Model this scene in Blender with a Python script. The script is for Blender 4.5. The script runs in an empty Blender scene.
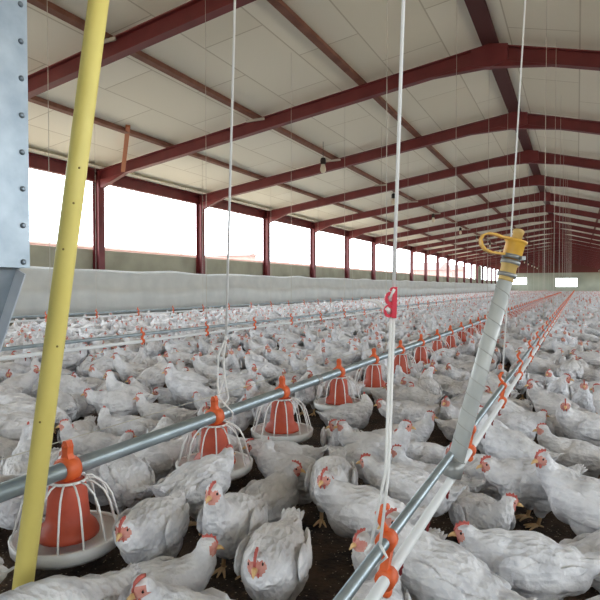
import bpy, bmesh, math, random
import numpy as np
from mathutils import Vector, Matrix, Quaternion
random.seed(11)
rng = np.random.default_rng(5)
PI = math.pi
SC = bpy.context.scene
COL = SC.collection

# ------------------------------------------------------------------ camera
F = 560.0
CAMZ = 0.95
TH = math.atan(277 / 560.0)
PH = math.atan(13 / 560.0)
EYE = Vector((0, 0, CAMZ))
RT = Vector((math.cos(TH), math.sin(TH), 0))
FW = Vector((-math.sin(TH) * math.cos(PH), math.cos(TH) * math.cos(PH), -math.sin(PH)))
UP = RT.cross(FW)
cd = bpy.data.cameras.new('camera')
cam = bpy.data.objects.new('camera', cd)
COL.objects.link(cam)
cd.sensor_width = 36
cd.lens = 36 * F / 600
cd.clip_start = 0.02
cd.clip_end = 400
cam.matrix_world = Matrix(((RT.x, UP.x, -FW.x, 0), (RT.y, UP.y, -FW.y, 0), (RT.z, UP.z, -FW.z, CAMZ), (0, 0, 0, 1)))
SC.camera = cam


def ray(px, py):
    return FW + RT * ((px - 300) / F) + UP * ((300 - py) / F)


def at(px, py, d):
    return EYE + ray(px, py) * d


def at_z(px, py, z):
    r = ray(px, py)
    return EYE + r * ((z - CAMZ) / r.z)


def at_x(px, py, x):
    r = ray(px, py)
    return EYE + r * (x / r.x)


def at_y(px, py, y):
    r = ray(px, py)
    return EYE + r * (y / r.y)


def proj(p):
    v = Vector(p) - EYE
    d = v.dot(FW)
    if d < 0.05:
        return None
    return (300 + F * v.dot(RT) / d, 300 - F * v.dot(UP) / d, d)


# ------------------------------------------------------------------ materials
def rgb(r, g, b):
    f = lambda c: ((c / 255) / 12.92 if c <= 10 else (((c / 255) + 0.055) / 1.055) ** 2.4)
    return (f(r), f(g), f(b), 1)


def mat(name, col, rough=0.6, metal=0.0, noise=None, bump=None, col2=None, scale=8.0, coords='Object', detail=4.0):
    m = bpy.data.materials.new(name)
    m.use_nodes = True
    nt = m.node_tree
    b = nt.nodes['Principled BSDF']
    b.inputs['Base Color'].default_value = col
    b.inputs['Roughness'].default_value = rough
    b.inputs['Metallic'].default_value = metal
    tc = nt.nodes.new('ShaderNodeTexCoord')
    if col2 is not None:
        n = nt.nodes.new('ShaderNodeTexNoise')
        n.inputs['Scale'].default_value = scale
        n.inputs['Detail'].default_value = detail
        nt.links.new(tc.outputs[coords], n.inputs['Vector'])
        r = nt.nodes.new('ShaderNodeValToRGB')
        r.color_ramp.elements[0].position = 0.35
        r.color_ramp.elements[1].position = 0.68
        r.color_ramp.elements[0].color = col
        r.color_ramp.elements[1].color = col2
        nt.links.new(n.outputs['Fac'], r.inputs['Fac'])
        nt.links.new(r.outputs['Color'], b.inputs['Base Color'])
    if bump is not None:
        n2 = nt.nodes.new('ShaderNodeTexNoise')
        n2.inputs['Scale'].default_value = bump[0]
        n2.inputs['Detail'].default_value = 5
        nt.links.new(tc.outputs[coords], n2.inputs['Vector'])
        bp = nt.nodes.new('ShaderNodeBump')
        bp.inputs['Strength'].default_value = bump[1]
        bp.inputs['Distance'].default_value = bump[2]
        nt.links.new(n2.outputs['Fac'], bp.inputs['Height'])
        nt.links.new(bp.outputs['Normal'], b.inputs['Normal'])
    return m


M = {}
M['maroon'] = mat('maroon_paint', rgb(120, 48, 50), 0.5, col2=rgb(106, 41, 44), scale=3)
M['purlin'] = mat('brown_purlin', rgb(134, 92, 76), 0.7, col2=rgb(116, 74, 60), scale=4)
M['brace'] = mat('rusty_brace', rgb(168, 104, 70), 0.7)
M['strip'] = mat('galv_strip_lit', rgb(214, 221, 230), 0.5, 0.15, col2=rgb(198, 207, 218), scale=14)  # flange strip: brighter light on it is put into this paler colour
M['ridge'] = mat('dark_ridge', rgb(88, 48, 48), 0.7)
M['cleat'] = mat('pale_cleat', rgb(190, 185, 175), 0.6)
M['wall'] = mat('concrete_wall', rgb(172, 170, 150), 0.9, col2=rgb(152, 150, 132), scale=1.5, bump=(30, 0.2, 0.01))
M['farwall'] = mat('far_wall_plaster', rgb(178, 182, 164), 0.9, col2=rgb(160, 164, 148), scale=0.5)
M['gable'] = mat('gable_sheet', rgb(112, 62, 58), 0.8)
M['tarp'] = mat('white_tarp', rgb(204, 206, 202), 0.4, col2=rgb(190, 193, 190), scale=2)
M['galv'] = mat('galvanised', rgb(176, 188, 196), 0.42, 0.5, col2=rgb(150, 163, 174), scale=14, detail=8)
M['pipe'] = mat('galvanised_pipe', rgb(172, 184, 190), 0.38, 0.7, col2=rgb(150, 162, 168), scale=9)
M['pvc'] = mat('white_pvc', rgb(232, 234, 234), 0.35)
M['wire'] = mat('white_wire', rgb(232, 232, 230), 0.4)
M['orange'] = mat('orange_plastic', rgb(226, 104, 52), 0.5, col2=rgb(212, 92, 44), scale=20)
M['pan'] = mat('orange_feed_cone', rgb(194, 82, 54), 0.5, col2=rgb(170, 66, 44), scale=12)
M['nipple'] = mat('red_nipple', rgb(120, 34, 34), 0.5)
M['rope'] = mat('white_rope', rgb(236, 236, 234), 0.8, bump=(400, 0.4, 0.002))
M['cord'] = mat('pale_cord', rgb(205, 200, 188), 0.8)
M['yellow'] = mat('yellow_pipe', rgb(246, 228, 132), 0.5, col2=rgb(238, 220, 122), scale=6)
M['speck'] = mat('dark_speck', rgb(140, 116, 50), 0.8)
M['red'] = mat('red_plastic', rgb(214, 52, 74), 0.4)
M['ochre'] = mat('ochre_cap', rgb(230, 178, 66), 0.45, col2=rgb(216, 164, 62), scale=30)
M['ochre_pale'] = mat('worn_ochre', rgb(212, 180, 110), 0.55, col2=rgb(196, 164, 96), scale=40)
M['hose'] = mat('cloudy_hose', rgb(196, 199, 196), 0.35, col2=rgb(176, 180, 178), scale=9)
M['hosewire'] = mat('hose_spiral', rgb(172, 173, 168), 0.5)
M['clamp'] = mat('grey_clamp', rgb(150, 152, 150), 0.4, 0.4)
M['bulb'] = mat('pale_bulb', rgb(226, 218, 198), 0.3)
M['socket'] = mat('black_socket', rgb(42, 34, 32), 0.6)
M['rivet'] = mat('rivet_steel', rgb(120, 130, 138), 0.35, 0.6)
M['ground'] = mat('dry_ground', rgb(200, 182, 160), 0.95, col2=rgb(184, 164, 140), scale=0.2)
M['brick'] = mat('pink_brick', (.30, .2, .18, 1), 0.9, col2=(.26, .17, .155, 1), scale=1)
M['houseroof'] = mat('house_roof', (.2, .13, .12, 1), 0.9)
M['hatch'] = mat('dark_opening', rgb(90, 84, 80), 0.8)
M['comb'] = mat('comb_red', rgb(198, 104, 92), 0.7, col2=rgb(178, 84, 78), scale=60)
M['face'] = mat('face_pink', rgb(214, 158, 146), 0.75, col2=rgb(198, 124, 112), scale=50)
M['beak'] = mat('beak_horn', rgb(222, 184, 128), 0.5)
M['eye'] = mat('eye_dark', rgb(28, 20, 18), 0.15)
M['leg'] = mat('leg_skin', rgb(222, 186, 140), 0.6)


def feather_material(name, c1, c2, c3):
    m = bpy.data.materials.new(name)
    m.use_nodes = True
    nt = m.node_tree
    N, Lk = nt.nodes, nt.links
    b = N['Principled BSDF']
    b.inputs['Roughness'].default_value = 0.85
    tc = N.new('ShaderNodeTexCoord')
    geo = N.new('ShaderNodeNewGeometry')
    oi = N.new('ShaderNodeObjectInfo')
    n = N.new('ShaderNodeTexNoise'); n.inputs['Scale'].default_value = 12; n.inputs['Detail'].default_value = 5
    Lk.new(geo.outputs['Position'], n.inputs['Vector'])
    r = N.new('ShaderNodeValToRGB')
    r.color_ramp.elements[0].position = 0.34; r.color_ramp.elements[0].color = c2  # grey mottling: dirt plus shade between feathers put into the colour
    r.color_ramp.elements[1].position = 0.56; r.color_ramp.elements[1].color = c1
    Lk.new(n.outputs['Fac'], r.inputs['Fac'])
    # individual dirtiness
    n3 = N.new('ShaderNodeTexNoise'); n3.inputs['Scale'].default_value = 1.7; n3.inputs['Detail'].default_value = 3
    Lk.new(geo.outputs['Position'], n3.inputs['Vector'])
    mr = N.new('ShaderNodeMapRange'); mr.inputs[1].default_value = 0.45; mr.inputs[2].default_value = 0.75; mr.inputs[4].default_value = 0.55
    Lk.new(n3.outputs['Fac'], mr.inputs[0])
    mix = N.new('ShaderNodeMixRGB'); mix.inputs['Color2'].default_value = c3
    Lk.new(mr.outputs[0], mix.inputs['Fac']); Lk.new(r.outputs['Color'], mix.inputs['Color1'])
    Lk.new(mix.outputs['Color'], b.inputs['Base Color'])
    mp = N.new('ShaderNodeMapping'); mp.inputs['Scale'].default_value = (26, 60, 45)
    Lk.new(tc.outputs['Object'], mp.inputs['Vector'])
    v = N.new('ShaderNodeTexVoronoi'); v.inputs['Scale'].default_value = 1.0
    Lk.new(mp.outputs['Vector'], v.inputs['Vector'])
    n4 = N.new('ShaderNodeTexNoise'); n4.inputs['Scale'].default_value = 60; n4.inputs['Detail'].default_value = 4
    Lk.new(tc.outputs['Object'], n4.inputs['Vector'])
    ad = N.new('ShaderNodeMath'); ad.operation = 'ADD'
    Lk.new(v.outputs['Distance'], ad.inputs[0]); Lk.new(n4.outputs['Fac'], ad.inputs[1])
    bp = N.new('ShaderNodeBump'); bp.inputs['Strength'].default_value = 0.7; bp.inputs['Distance'].default_value = 0.012
    Lk.new(ad.outputs[0], bp.inputs['Height']); Lk.new(bp.outputs['Normal'], b.inputs['Normal'])
    return m


M['feather'] = feather_material('white_plumage', rgb(234, 235, 239), rgb(200, 201, 206), rgb(194, 184, 172))


def litter_material():
    m = bpy.data.materials.new('dark_litter')
    m.use_nodes = True
    nt = m.node_tree
    N, Lk = nt.nodes, nt.links
    b = N['Principled BSDF']; b.inputs['Roughness'].default_value = 0.95
    tc = N.new('ShaderNodeTexCoord')
    n = N.new('ShaderNodeTexNoise'); n.inputs['Scale'].default_value = 5; n.inputs['Detail'].default_value = 10; n.inputs['Roughness'].default_value = 0.75
    Lk.new(tc.outputs['Object'], n.inputs['Vector'])
    r = N.new('ShaderNodeValToRGB')
    r.color_ramp.elements[0].position = 0.38; r.color_ramp.elements[0].color = rgb(46, 36, 31)
    r.color_ramp.elements[1].position = 0.66; r.color_ramp.elements[1].color = rgb(98, 78, 62)
    Lk.new(n.outputs['Fac'], r.inputs['Fac'])
    v = N.new('ShaderNodeTexVoronoi'); v.inputs['Scale'].default_value = 55
    Lk.new(tc.outputs['Object'], v.inputs['Vector'])
    lt = N.new('ShaderNodeMath'); lt.operation = 'LESS_THAN'; lt.inputs[1].default_value = 0.16
    Lk.new(v.outputs['Distance'], lt.inputs[0])
    mx = N.new('ShaderNodeMixRGB'); mx.inputs['Color2'].default_value = rgb(176, 160, 136)
    Lk.new(lt.outputs[0], mx.inputs['Fac']); Lk.new(r.outputs['Color'], mx.inputs['Color1'])
    Lk.new(mx.outputs['Color'], b.inputs['Base Color'])
    n2 = N.new('ShaderNodeTexNoise'); n2.inputs['Scale'].default_value = 60; n2.inputs['Detail'].default_value = 6
    Lk.new(tc.outputs['Object'], n2.inputs['Vector'])
    bp = N.new('ShaderNodeBump'); bp.inputs['Strength'].default_value = 0.8; bp.inputs['Distance'].default_value = 0.02
    Lk.new(n2.outputs['Fac'], bp.inputs['Height']); Lk.new(bp.outputs['Normal'], b.inputs['Normal'])
    return m


def ceiling_material():
    m = bpy.data.materials.new('cream_ceiling_boards')
    m.use_nodes = True
    nt = m.node_tree
    N, Lk = nt.nodes, nt.links
    b = N['Principled BSDF']; b.inputs['Roughness'].default_value = 0.8
    tc = N.new('ShaderNodeTexCoord')
    mp = N.new('ShaderNodeMapping'); mp.inputs['Rotation'].default_value = (0, 0, PI / 2)
    Lk.new(tc.outputs['Object'], mp.inputs['Vector'])
    br = N.new('ShaderNodeTexBrick')
    br.inputs['Scale'].default_value = 1.0
    br.inputs['Brick Width'].default_value = 2.44
    br.inputs['Row Height'].default_value = 1.06
    br.inputs['Mortar Size'].default_value = 0.012
    br.inputs['Color1'].default_value = rgb(242, 240, 226)
    br.inputs['Color2'].default_value = rgb(236, 233, 217)
    br.inputs['Mortar'].default_value = rgb(205, 200, 182)
    Lk.new(mp.outputs['Vector'], br.inputs['Vector'])
    Lk.new(br.outputs['Color'], b.inputs['Base Color'])
    return m


M['litter'] = litter_material()
M['ceiling'] = ceiling_material()


# ------------------------------------------------------------------ mesh helpers
def box(bm, lo, hi, mi=0):
    lo, hi = Vector(lo), Vector(hi)
    v = [bm.verts.new((x, y, z)) for x in (lo.x, hi.x) for y in (lo.y, hi.y) for z in (lo.z, hi.z)]
    for f in ((0, 1, 3, 2), (4, 6, 7, 5), (0, 4, 5, 1), (2, 3, 7, 6), (0, 2, 6, 4), (1, 5, 7, 3)):
        bm.faces.new([v[i] for i in f]).material_index = mi


def basis(d, hint=(0, 0, 1)):
    d = Vector(d).normalized()
    h = Vector(hint)
    if abs(d.dot(h)) > 0.98:
        h = Vector((1, 0, 0))
    s = d.cross(h).normalized()
    return d, s, s.cross(d)


def bar(bm, a, b, w, h, hint=(0, 0, 1), mi=0):
    """rectangular bar from a to b: w across, h along the hinted direction"""
    a, b = Vector(a), Vector(b)
    d, s, u = basis(b - a, hint)
    vs = []
    for p in (a, b):
        for (i, j) in ((-1, -1), (1, -1), (1, 1), (-1, 1)):
            vs.append(bm.verts.new(p + s * (i * w / 2) + u * (j * h / 2)))
    for f in ((0, 3, 2, 1), (4, 5, 6, 7), (0, 1, 5, 4), (1, 2, 6, 5), (2, 3, 7, 6), (3, 0, 4, 7)):
        bm.faces.new([vs[i] for i in f]).material_index = mi


def tube(bm, pts, r, seg=8, caps=True, mi=0, closed=False):
    pts = [Vector(p) for p in pts]
    n = len(pts)
    rr = r if isinstance(r, (list, tuple)) else [r] * n
    rings = []
    prev = None
    for i, p in enumerate(pts):
        if closed:
            d = pts[(i + 1) % n] - pts[i - 1]
        else:
            d = pts[min(i + 1, n - 1)] - pts[max(i - 1, 0)]
        d.normalize()
        if prev is None:
            _, s, u = basis(d)
        else:
            s = prev - d * prev.dot(d)
            s.normalize()
            u = s.cross(d)
        prev = s
        rings.append([bm.verts.new(p + s * (math.cos(2 * PI * k / seg) * rr[i]) + u * (math.sin(2 * PI * k / seg) * rr[i])) for k in range(seg)])
    m = n if closed else n - 1
    for i in range(m):
        A, B = rings[i], rings[(i + 1) % n]
        for k in range(seg):
            f = bm.faces.new((A[k], A[(k + 1) % seg], B[(k + 1) % seg], B[k]))
            f.material_index = mi
            f.smooth = True
    if caps and not closed:
        bm.faces.new(rings[0][::-1]).material_index = mi
        bm.faces.new(rings[-1]).material_index = mi


def lathe(bm, prof, seg=20, origin=(0, 0, 0), axis=None, mi=0, cap=True, ring=False):
    """prof: list of (radius, height) along axis"""
    if ring:
        cap = False
        prof = list(prof) + [prof[0]]
    o = Vector(origin)
    if axis is None:
        d, s, u = Vector((0, 0, 1)), Vector((1, 0, 0)), Vector((0, 1, 0))
    else:
        d, s, u = basis(axis, (0, 1, 0))
    rings = []
    for (r, h) in prof:
        rings.append([bm.verts.new(o + d * h + s * (r * math.cos(2 * PI * k / seg)) + u * (r * math.sin(2 * PI * k / seg))) for k in range(seg)])
    for A, B in zip(rings, rings[1:]):
        for k in range(seg):
            f = bm.faces.new((A[k], A[(k + 1) % seg], B[(k + 1) % seg], B[k]))
            f.smooth = True
            f.material_index = mi
    if cap:
        bm.faces.new(rings[0][::-1]).material_index = mi
        bm.faces.new(rings[-1]).material_index = mi


def ellipsoid(bm, c, r, rot=None, seg=14, rings=9, mi=0, smooth=True):
    R = rot.to_matrix() if rot is not None else Matrix.Identity(3)
    c = Vector(c)
    P = lambda a, b: c + R @ Vector((r[0] * math.sin(a) * math.cos(b), r[1] * math.sin(a) * math.sin(b), r[2] * math.cos(a)))
    top = bm.verts.new(P(0, 0)); bot = bm.verts.new(P(PI, 0))
    rg = [[bm.verts.new(P(PI * i / rings, 2 * PI * k / seg)) for k in range(seg)] for i in range(1, rings)]
    fs = []
    for k in range(seg):
        fs.append(bm.faces.new((top, rg[0][k], rg[0][(k + 1) % seg])))
        fs.append(bm.faces.new((bot, rg[-1][(k + 1) % seg], rg[-1][k])))
    for A, B in zip(rg, rg[1:]):
        for k in range(seg):
            fs.append(bm.faces.new((A[k], B[k], B[(k + 1) % seg], A[(k + 1) % seg])))
    for f in fs:
        f.smooth = smooth
        f.material_index = mi


def prism(bm, pts, t0, t1, mi=0):
    """pts polygon in XZ, extruded along Y from t0 to t1"""
    a = [bm.verts.new((x, t0, z)) for x, z in pts]
    b = [bm.verts.new((x, t1, z)) for x, z in pts]
    n = len(pts)
    bm.faces.new(a).material_index = mi
    bm.faces.new(b[::-1]).material_index = mi
    for i in range(n):
        bm.faces.new((a[i], b[i], b[(i + 1) % n], a[(i + 1) % n])).material_index = mi


def mesh_of(name, bm, mats):
    bmesh.ops.recalc_face_normals(bm, faces=bm.faces[:])
    me = bpy.data.meshes.new(name)
    bm.to_mesh(me)
    bm.free()
    for m in (mats if isinstance(mats, (list, tuple)) else [mats]):
        me.materials.append(m)
    return me


def put(name, me, parent=None, loc=None):
    o = bpy.data.objects.new(name, me)
    COL.objects.link(o)
    if parent is not None:
        o.parent = parent
    if loc is not None:
        o.location = loc
    return o


def obj(name, bm, m, parent=None, loc=None):
    return put(name, mesh_of(name, bm, m), parent, loc)


def tag(o, label=None, cat=None, group=None, kind=None):
    if label: o['label'] = label
    if cat: o['category'] = cat
    if group: o['group'] = group
    if kind: o['kind'] = kind
    return o


def thing(name, label, cat, loc=(0, 0, 0), rz=0.0, group=None):
    o = bpy.data.objects.new(name, None)
    COL.objects.link(o)
    o.empty_display_size = 0.1
    o.location = loc
    o.rotation_euler = (0, 0, rz)
    return tag(o, label, cat, group)


def struct(name, bm, m):
    return tag(obj(name, bm, m), kind='structure')


def copy_tree(root, loc, label, group=None, rz=None):
    r = root.copy()
    COL.objects.link(r)
    r.location = loc
    if rz is not None:
        r.rotation_euler = (0, 0, rz)
    r['label'] = label
    if group:
        r['group'] = group
    for ch in list(root.children):
        c = ch.copy(); COL.objects.link(c); c.parent = r
        for g in list(ch.children):
            d = g.copy(); COL.objects.link(d); d.parent = c
    return r


def B():
    return bmesh.new()


ORD = ['first', 'second', 'third', 'fourth', 'fifth', 'sixth', 'seventh', 'eighth', 'ninth', 'tenth', 'eleventh', 'twelfth', 'thirteenth', 'fourteenth', 'fifteenth', 'sixteenth', 'seventeenth', 'eighteenth', 'nineteenth', 'twentieth', 'twenty-first', 'twenty-second', 'twenty-third', 'twenty-fourth', 'twenty-fifth', 'twenty-sixth', 'twenty-seventh', 'twenty-eighth', 'twenty-ninth', 'thirtieth']

# ------------------------------------------------------------------ the shed
XL, XR, XM = -10.8, 5.6, -1.4
Y0, Y1 = -6.0, 101.0
BAY, YF0 = 4.2, 10.3
SILL, WTOP = 1.88, 3.55
SILLR, WTOPR = 1.45, 2.75
SLOPE, SLOPER = 0.144, 0.26
RID = 5.03                       # rafter centre at ridge


def rafter_z(x):
    return RID - (SLOPE if x < XM else SLOPER) * abs(x - XM)


CEIL = 0.235                     # underside of boards above rafter centre

bm = B(); box(bm, (XL - 0.3, Y0 - 0.3, -0.12), (XR + 0.3, Y1 + 0.3, 0)); struct('floor', bm, M['litter'])
bm = B()
for s in (-1, 1):
    xe = XL - 0.35 if s < 0 else XR + 0.35
    a, b = rafter_z(xe) + CEIL, RID + CEIL
    p = [(xe, a), (XM, b), (XM, b + 0.07), (xe, a + 0.07)]
    prism(bm, p, Y0 - 0.2, Y1 + 0.2)
struct('ceiling', bm, M['ceiling'])

bm = B(); box(bm, (XL - 0.16, Y0, 0), (XL, Y1, SILL))
yb = YF0 + BAY * 14
box(bm, (XL - 0.14, yb, SILL), (XL - 0.02, yb + BAY, WTOP))
struct('wall_left', bm, M['wall'])
bm = B(); box(bm, (XR, Y0, 0), (XR + 0.16, Y1, SILLR)); struct('wall_right', bm, M['wall'])
# eave beams: maroon channel above the openings, pale lip over it
for nm, x, s, WT in (('trim_1', XL, 1, WTOP), ('trim_2', XR, -1, WTOPR)):
    bm = B()
    bar(bm, (x + s * 0.05, Y0, WT + 0.15), (x + s * 0.05, Y1, WT + 0.15), 0.06, 0.30)
    for z in (WT + 0.01, WT + 0.29):
        bar(bm, (x + s * 0.09, Y0, z), (x + s * 0.09, Y1, z), 0.14, 0.02)
    box(bm, (x - 0.12, Y0, WT + 0.30), (x + 0.03, Y1, WT + 0.36))
    struct(nm, bm, M['maroon'])
for nm, x, s in (('trim_3', XL, 1), ('trim_4', XR, -1)):
    bm = B(); bar(bm, (x + s * 0.30, Y0, rafter_z(x) + 0.195), (x + s * 0.30, Y1, rafter_z(x) + 0.195), 0.16, 0.04); struct(nm, bm, M['ceiling'])

# far end wall with two openings, brown gable sheet above
wa0, wa1 = at_y(555.5, 278, Y1), at_y(577.5, 287, Y1)
wb0, wb1 = at_y(512, 277.5, Y1), at_y(527, 284.5, Y1)
xs = sorted([XL, wb0.x, wb1.x, wa0.x, wa1.x, XR])
zs = sorted({0, wa1.z, wa0.z, wb1.z, wb0.z, 3.28})
bm = B()
for x0, x1 in zip(xs, xs[1:]):
    for z0, z1 in zip(zs, zs[1:]):
        cx, cz = (x0 + x1) / 2, (z0 + z1) / 2
        if wa0.x < cx < wa1.x and wa1.z < cz < wa0.z: continue
        if wb0.x < cx < wb1.x and wb1.z < cz < wb0.z: continue
        box(bm, (x0, Y1, z0), (x1, Y1 + 0.2, z1))
e = rafter_z(XL) + CEIL + 0.03
prism(bm, [(XL - 0.1, 3.28), (XR + 0.1, 3.28), (XR + 0.1, rafter_z(XR) + CEIL + .03), (XM, RID + CEIL + 0.03), (XL - 0.1, e)], Y1, Y1 + 0.2, 1)
struct('wall_far', bm, [M['farwall'], M['gable']])


def window_frame(nm, a, b, nb):
    bm = B()
    x0, x1, z0, z1 = a.x, b.x, b.z, a.z
    for z in (z0 + .03, z1 - .03): box(bm, (x0, Y1 + .02, z - .03), (x1, Y1 + .1, z + .03))
    for i in range(nb + 1):
        x = x0 + .03 + (x1 - x0 - .06) * i / nb
        box(bm, (x - .03, Y1 + .02, z0), (x + .03, Y1 + .1, z1))
    struct(nm, bm, M['cleat'])


window_frame('window_1', wa0, wa1, 1)
window_frame('window_2', wb0, wb1, 5)

DX0, DX1 = -3.6, -0.4
# near end wall (behind the camera) with an unseen doorway added for front light
bm = B()
box(bm, (XL, Y0 - 0.2, 0), (DX0, Y0, 3.1)); box(bm, (DX1, Y0 - 0.2, 0), (XR, Y0, 3.1))
prism(bm, [(XL, 3.1), (XR, 3.1), (XR, rafter_z(XR) + CEIL), (XM, RID + CEIL), (XL, e)], Y0 - 0.2, Y0)
struct('wall_near', bm, M['farwall'])

# portal frames
YS = [YF0 + BAY * n for n in range(-1, 22)]


def ibeam(bm, a, b, w, h, hint, t=0.02):
    a, b = Vector(a), Vector(b)
    d, s, u = basis(b - a, hint)
    bar(bm, a, b, t, h - 2 * t, hint)
    for q in (-1, 1):
        off = u * (q * (h / 2 - t / 2))
        bar(bm, a + off, b + off, w, t, hint)


def frame_meshes():
    out = []
    for s in (-1, 1):
        xe = (XL if s < 0 else XR) - XM
        inx = -s * 0.12
        SL, WT = (SLOPE, WTOP) if s < 0 else (SLOPER, WTOPR)
        bm = B()
        # column, flanges facing along the wall and into the shed
        ibeam(bm, (xe + inx, 0, 0), (xe + inx, 0, WT + 0.28), 0.20, 0.2, (1, 0, 0))
        out.append(('column', mesh_of('column', bm, M['maroon'])))
        bm = B()
        ze = RID - SL * abs(xe + inx)
        ibeam(bm, (xe + inx, 0, ze), (0, 0, RID), 0.15, 0.26, (0, 0, 1))
        # knee haunch and ridge haunch under the rafter
        x1 = xe + inx * 1.9; x2 = xe + inx * 9
        zb = lambda x: RID - SL * abs(x) - 0.125
        prism(bm, [(x1, zb(x1)), (x2, zb(x2)), (x1, zb(x1) - 0.2)], -0.06, 0.06)
        prism(bm, [(0, zb(0)), (s * 1.1, zb(1.1)), (0, zb(0) - 0.13)], -0.06, 0.06)
        out.append(('rafter', mesh_of('rafter', bm, M['maroon'])))
        bm = B()
        for k in (2, ):
            if s > 0: continue
            x = s * 2.35 * k
            z = RID - SL * abs(x) + 0.105
            bar(bm, (x - 0.22, -0.095, z), (x + 0.22, -0.095, z), 0.03, 0.05)
        if s < 0: out.append(('cleat', mesh_of('cleat', bm, M['cleat'])))
        else: bm.free()
    bm = B()
    prism(bm, [(-0.3, RID - 0.2), (0, RID - 0.27), (0.3, RID - 0.2), (0.3, RID + 0.08), (0, RID + 0.13), (-0.3, RID + 0.08)], -0.085, 0.085)
    out.append(('ridge_plate', mesh_of('ridge_plate', bm, M['maroon'])))
    return out


FM = frame_meshes()
nfr = len(YS)
for i, y in enumerate(YS):
    vis = i - 1
    if vis < -1: lab = 'maroon steel roof frame overhead, %s behind the one above the grey hopper' % ORD[-2 - vis]
    elif vis == -1: lab = 'maroon steel roof frame overhead, whose rafter passes above the grey hopper'
    elif vis <= 17: lab = 'maroon steel portal frame with rafters, %s window post beyond the yellow pipe' % ORD[vis]
    else: lab = 'maroon steel portal frame beside the far end wall, %s from that wall' % ORD[nfr - 1 - i]
    t = thing('portal_frame', lab, 'frame', (XM, y, 0), 0, 'maroon portal frames')
    for n_, me in FM:
        put(n_, me, t)

# purlins
for k in range(-3, 3):
    x = XM + 2.35 * k
    z = rafter_z(x) + 0.13 + 0.05
    bm = B()
    ang = math.atan(SLOPER) if k > 0 else -math.atan(SLOPE) if k < 0 else 0
    hint = Vector((math.sin(ang), 0, math.cos(ang)))
    if k == 0:
        bar(bm, (x, Y0, z - 0.01), (x, Y1, z - 0.01), 0.26, 0.08, hint)
        lab = 'dark ridge purlin along the peak of the roof'
    else:
        bar(bm, (x, Y0, z), (x, Y1, z), 0.11, 0.085, hint)
        lab = 'brown purlin under the roof boards, %s %s of the ridge' % (ORD[abs(k) - 1], 'to the right' if k > 0 else 'to the left')
    tag(obj('purlin', bm, M['ridge'] if k == 0 else M['purlin']), lab, 'purlin', 'roof purlins')

# inclined brace from a purlin to the rafter near the left wall
bm = B()
y_n = YF0
pb = at_y(123, 171, y_n - 0.12)
r_ = ray(128, 126)
pa = EYE + r_ * ((RID + .2 + SLOPE * -XM - CAMZ) / (r_.z - SLOPE * r_.x))
bar(bm, pb, pa, 0.09, 0.05)
tag(obj('roof_brace', bm, M['brace']), 'brown diagonal brace running down to the first visible rafter by the left wall', 'brace')

# ------------------------------------------------------------------ outside
bm = B(); box(bm, (-260, -120, -0.5), (XL - 0.4, 330, -0.3)); tag(obj('ground', bm, M['ground']), kind='structure')
bm = B(); box(bm, (XR + 0.4, -120, -0.5), (260, 330, -0.3)); box(bm, (XL - .4, Y1 + .4, -.5), (XR + .4, 330, -.3)); box(bm, (XL - .4, -120, -.5), (XR + .4, Y0 - .4, -.3)); tag(obj('ground_beyond', bm, M['ground']), kind='structure')
bm = B(); box(bm, (-24.3, 4, -0.35), (-24, 150, 3.1)); box(bm, (-24.4, 4, 3.1), (-23.9, 150, 3.2)); tag(obj('boundary_wall', bm, M['brick']), kind='structure')


def house(px0, px1, pytop, x, label, roofh):
    a, b = at_x(px0, 270, x), at_x(px1, 270, x)
    zt = at_x((px0 + px1) / 2, pytop, x).z
    w = abs(b.y - a.y); cy = (a.y + b.y) / 2
    t = thing('house', label, 'house', (x - 3, cy, -0.3))
    zt += 0.3
    bm = B(); box(bm, (-3, -w / 2, 0), (3, w / 2, zt - roofh))
    obj('house_wall', bm, M['brick'], t)
    bm = B()
    ro = [(-w / 2 - .2, zt - roofh), (w / 2 + .2, zt - roofh), (0, zt)]
    A = [bm.verts.new((-3.2, y, z)) for y, z in ro]; C = [bm.verts.new((3.2, y, z)) for y, z in ro]
    bm.faces.new(A); bm.faces.new(C[::-1])
    for i in range(3): bm.faces.new((A[i], C[i], C[(i + 1) % 3], A[(i + 1) % 3]))
    obj('roof', bm, M['houseroof'], t)
    bm = B(); box(bm, (2.95, -w * .25, (zt - roofh) * .45), (3.03, -w * .08, (zt - roofh) * .7)); obj('window', bm, M['hatch'], t)


house(438, 452, 262, -30, 'pinkish house with a peaked roof outside beyond the left windows', 2.2)
house(456, 466, 265, -30, 'smaller pinkish house outside, just beyond the peaked one', 1.6)
house(249, 256, 253, -40, 'tiny pink hut outside beyond the middle left window', 0.4)

# ------------------------------------------------------------------ white tarp along the left wall
bm = B()
prof = [(XL + .24, 1.40), (XL + .28, 1.37), (XL + .31, 1.30), (XL + .31, 1.05), (XL + .38, .90), (XL + .42, .84), (XL + .41, .70), (XL + .40, .5), (XL + .37, .34), (XL + .28, .26), (XL + .24, .24)]
ys = np.arange(Y0 + .2, Y1 - .2, 0.6)
rows = []
for y in ys:
    sag = 0.045 * abs(math.sin(PI * y / BAY)) + 0.015 * math.sin(y * 2.3)
    fold = 0.05 * math.sin(y * 0.9) + 0.03 * math.sin(y * 2.7 + 1)
    row = []
    for j, (x, z) in enumerate(prof):
        zz = z - sag * (1 if j < 4 else .2) + (fold if 3 <= j <= 7 else 0)
        xx = x + (0.02 * math.sin(y * 3.1 + j) if 2 <= j <= 8 else 0)
        row.append(bm.verts.new((xx, y, zz)))
    rows.append(row)
for A, C in zip(rows, rows[1:]):
    for j in range(len(prof) - 1):
        f = bm.faces.new((A[j], C[j], C[j + 1], A[j + 1])); f.smooth = True
bm.faces.new(rows[0]); bm.faces.new(rows[-1][::-1])
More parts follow.
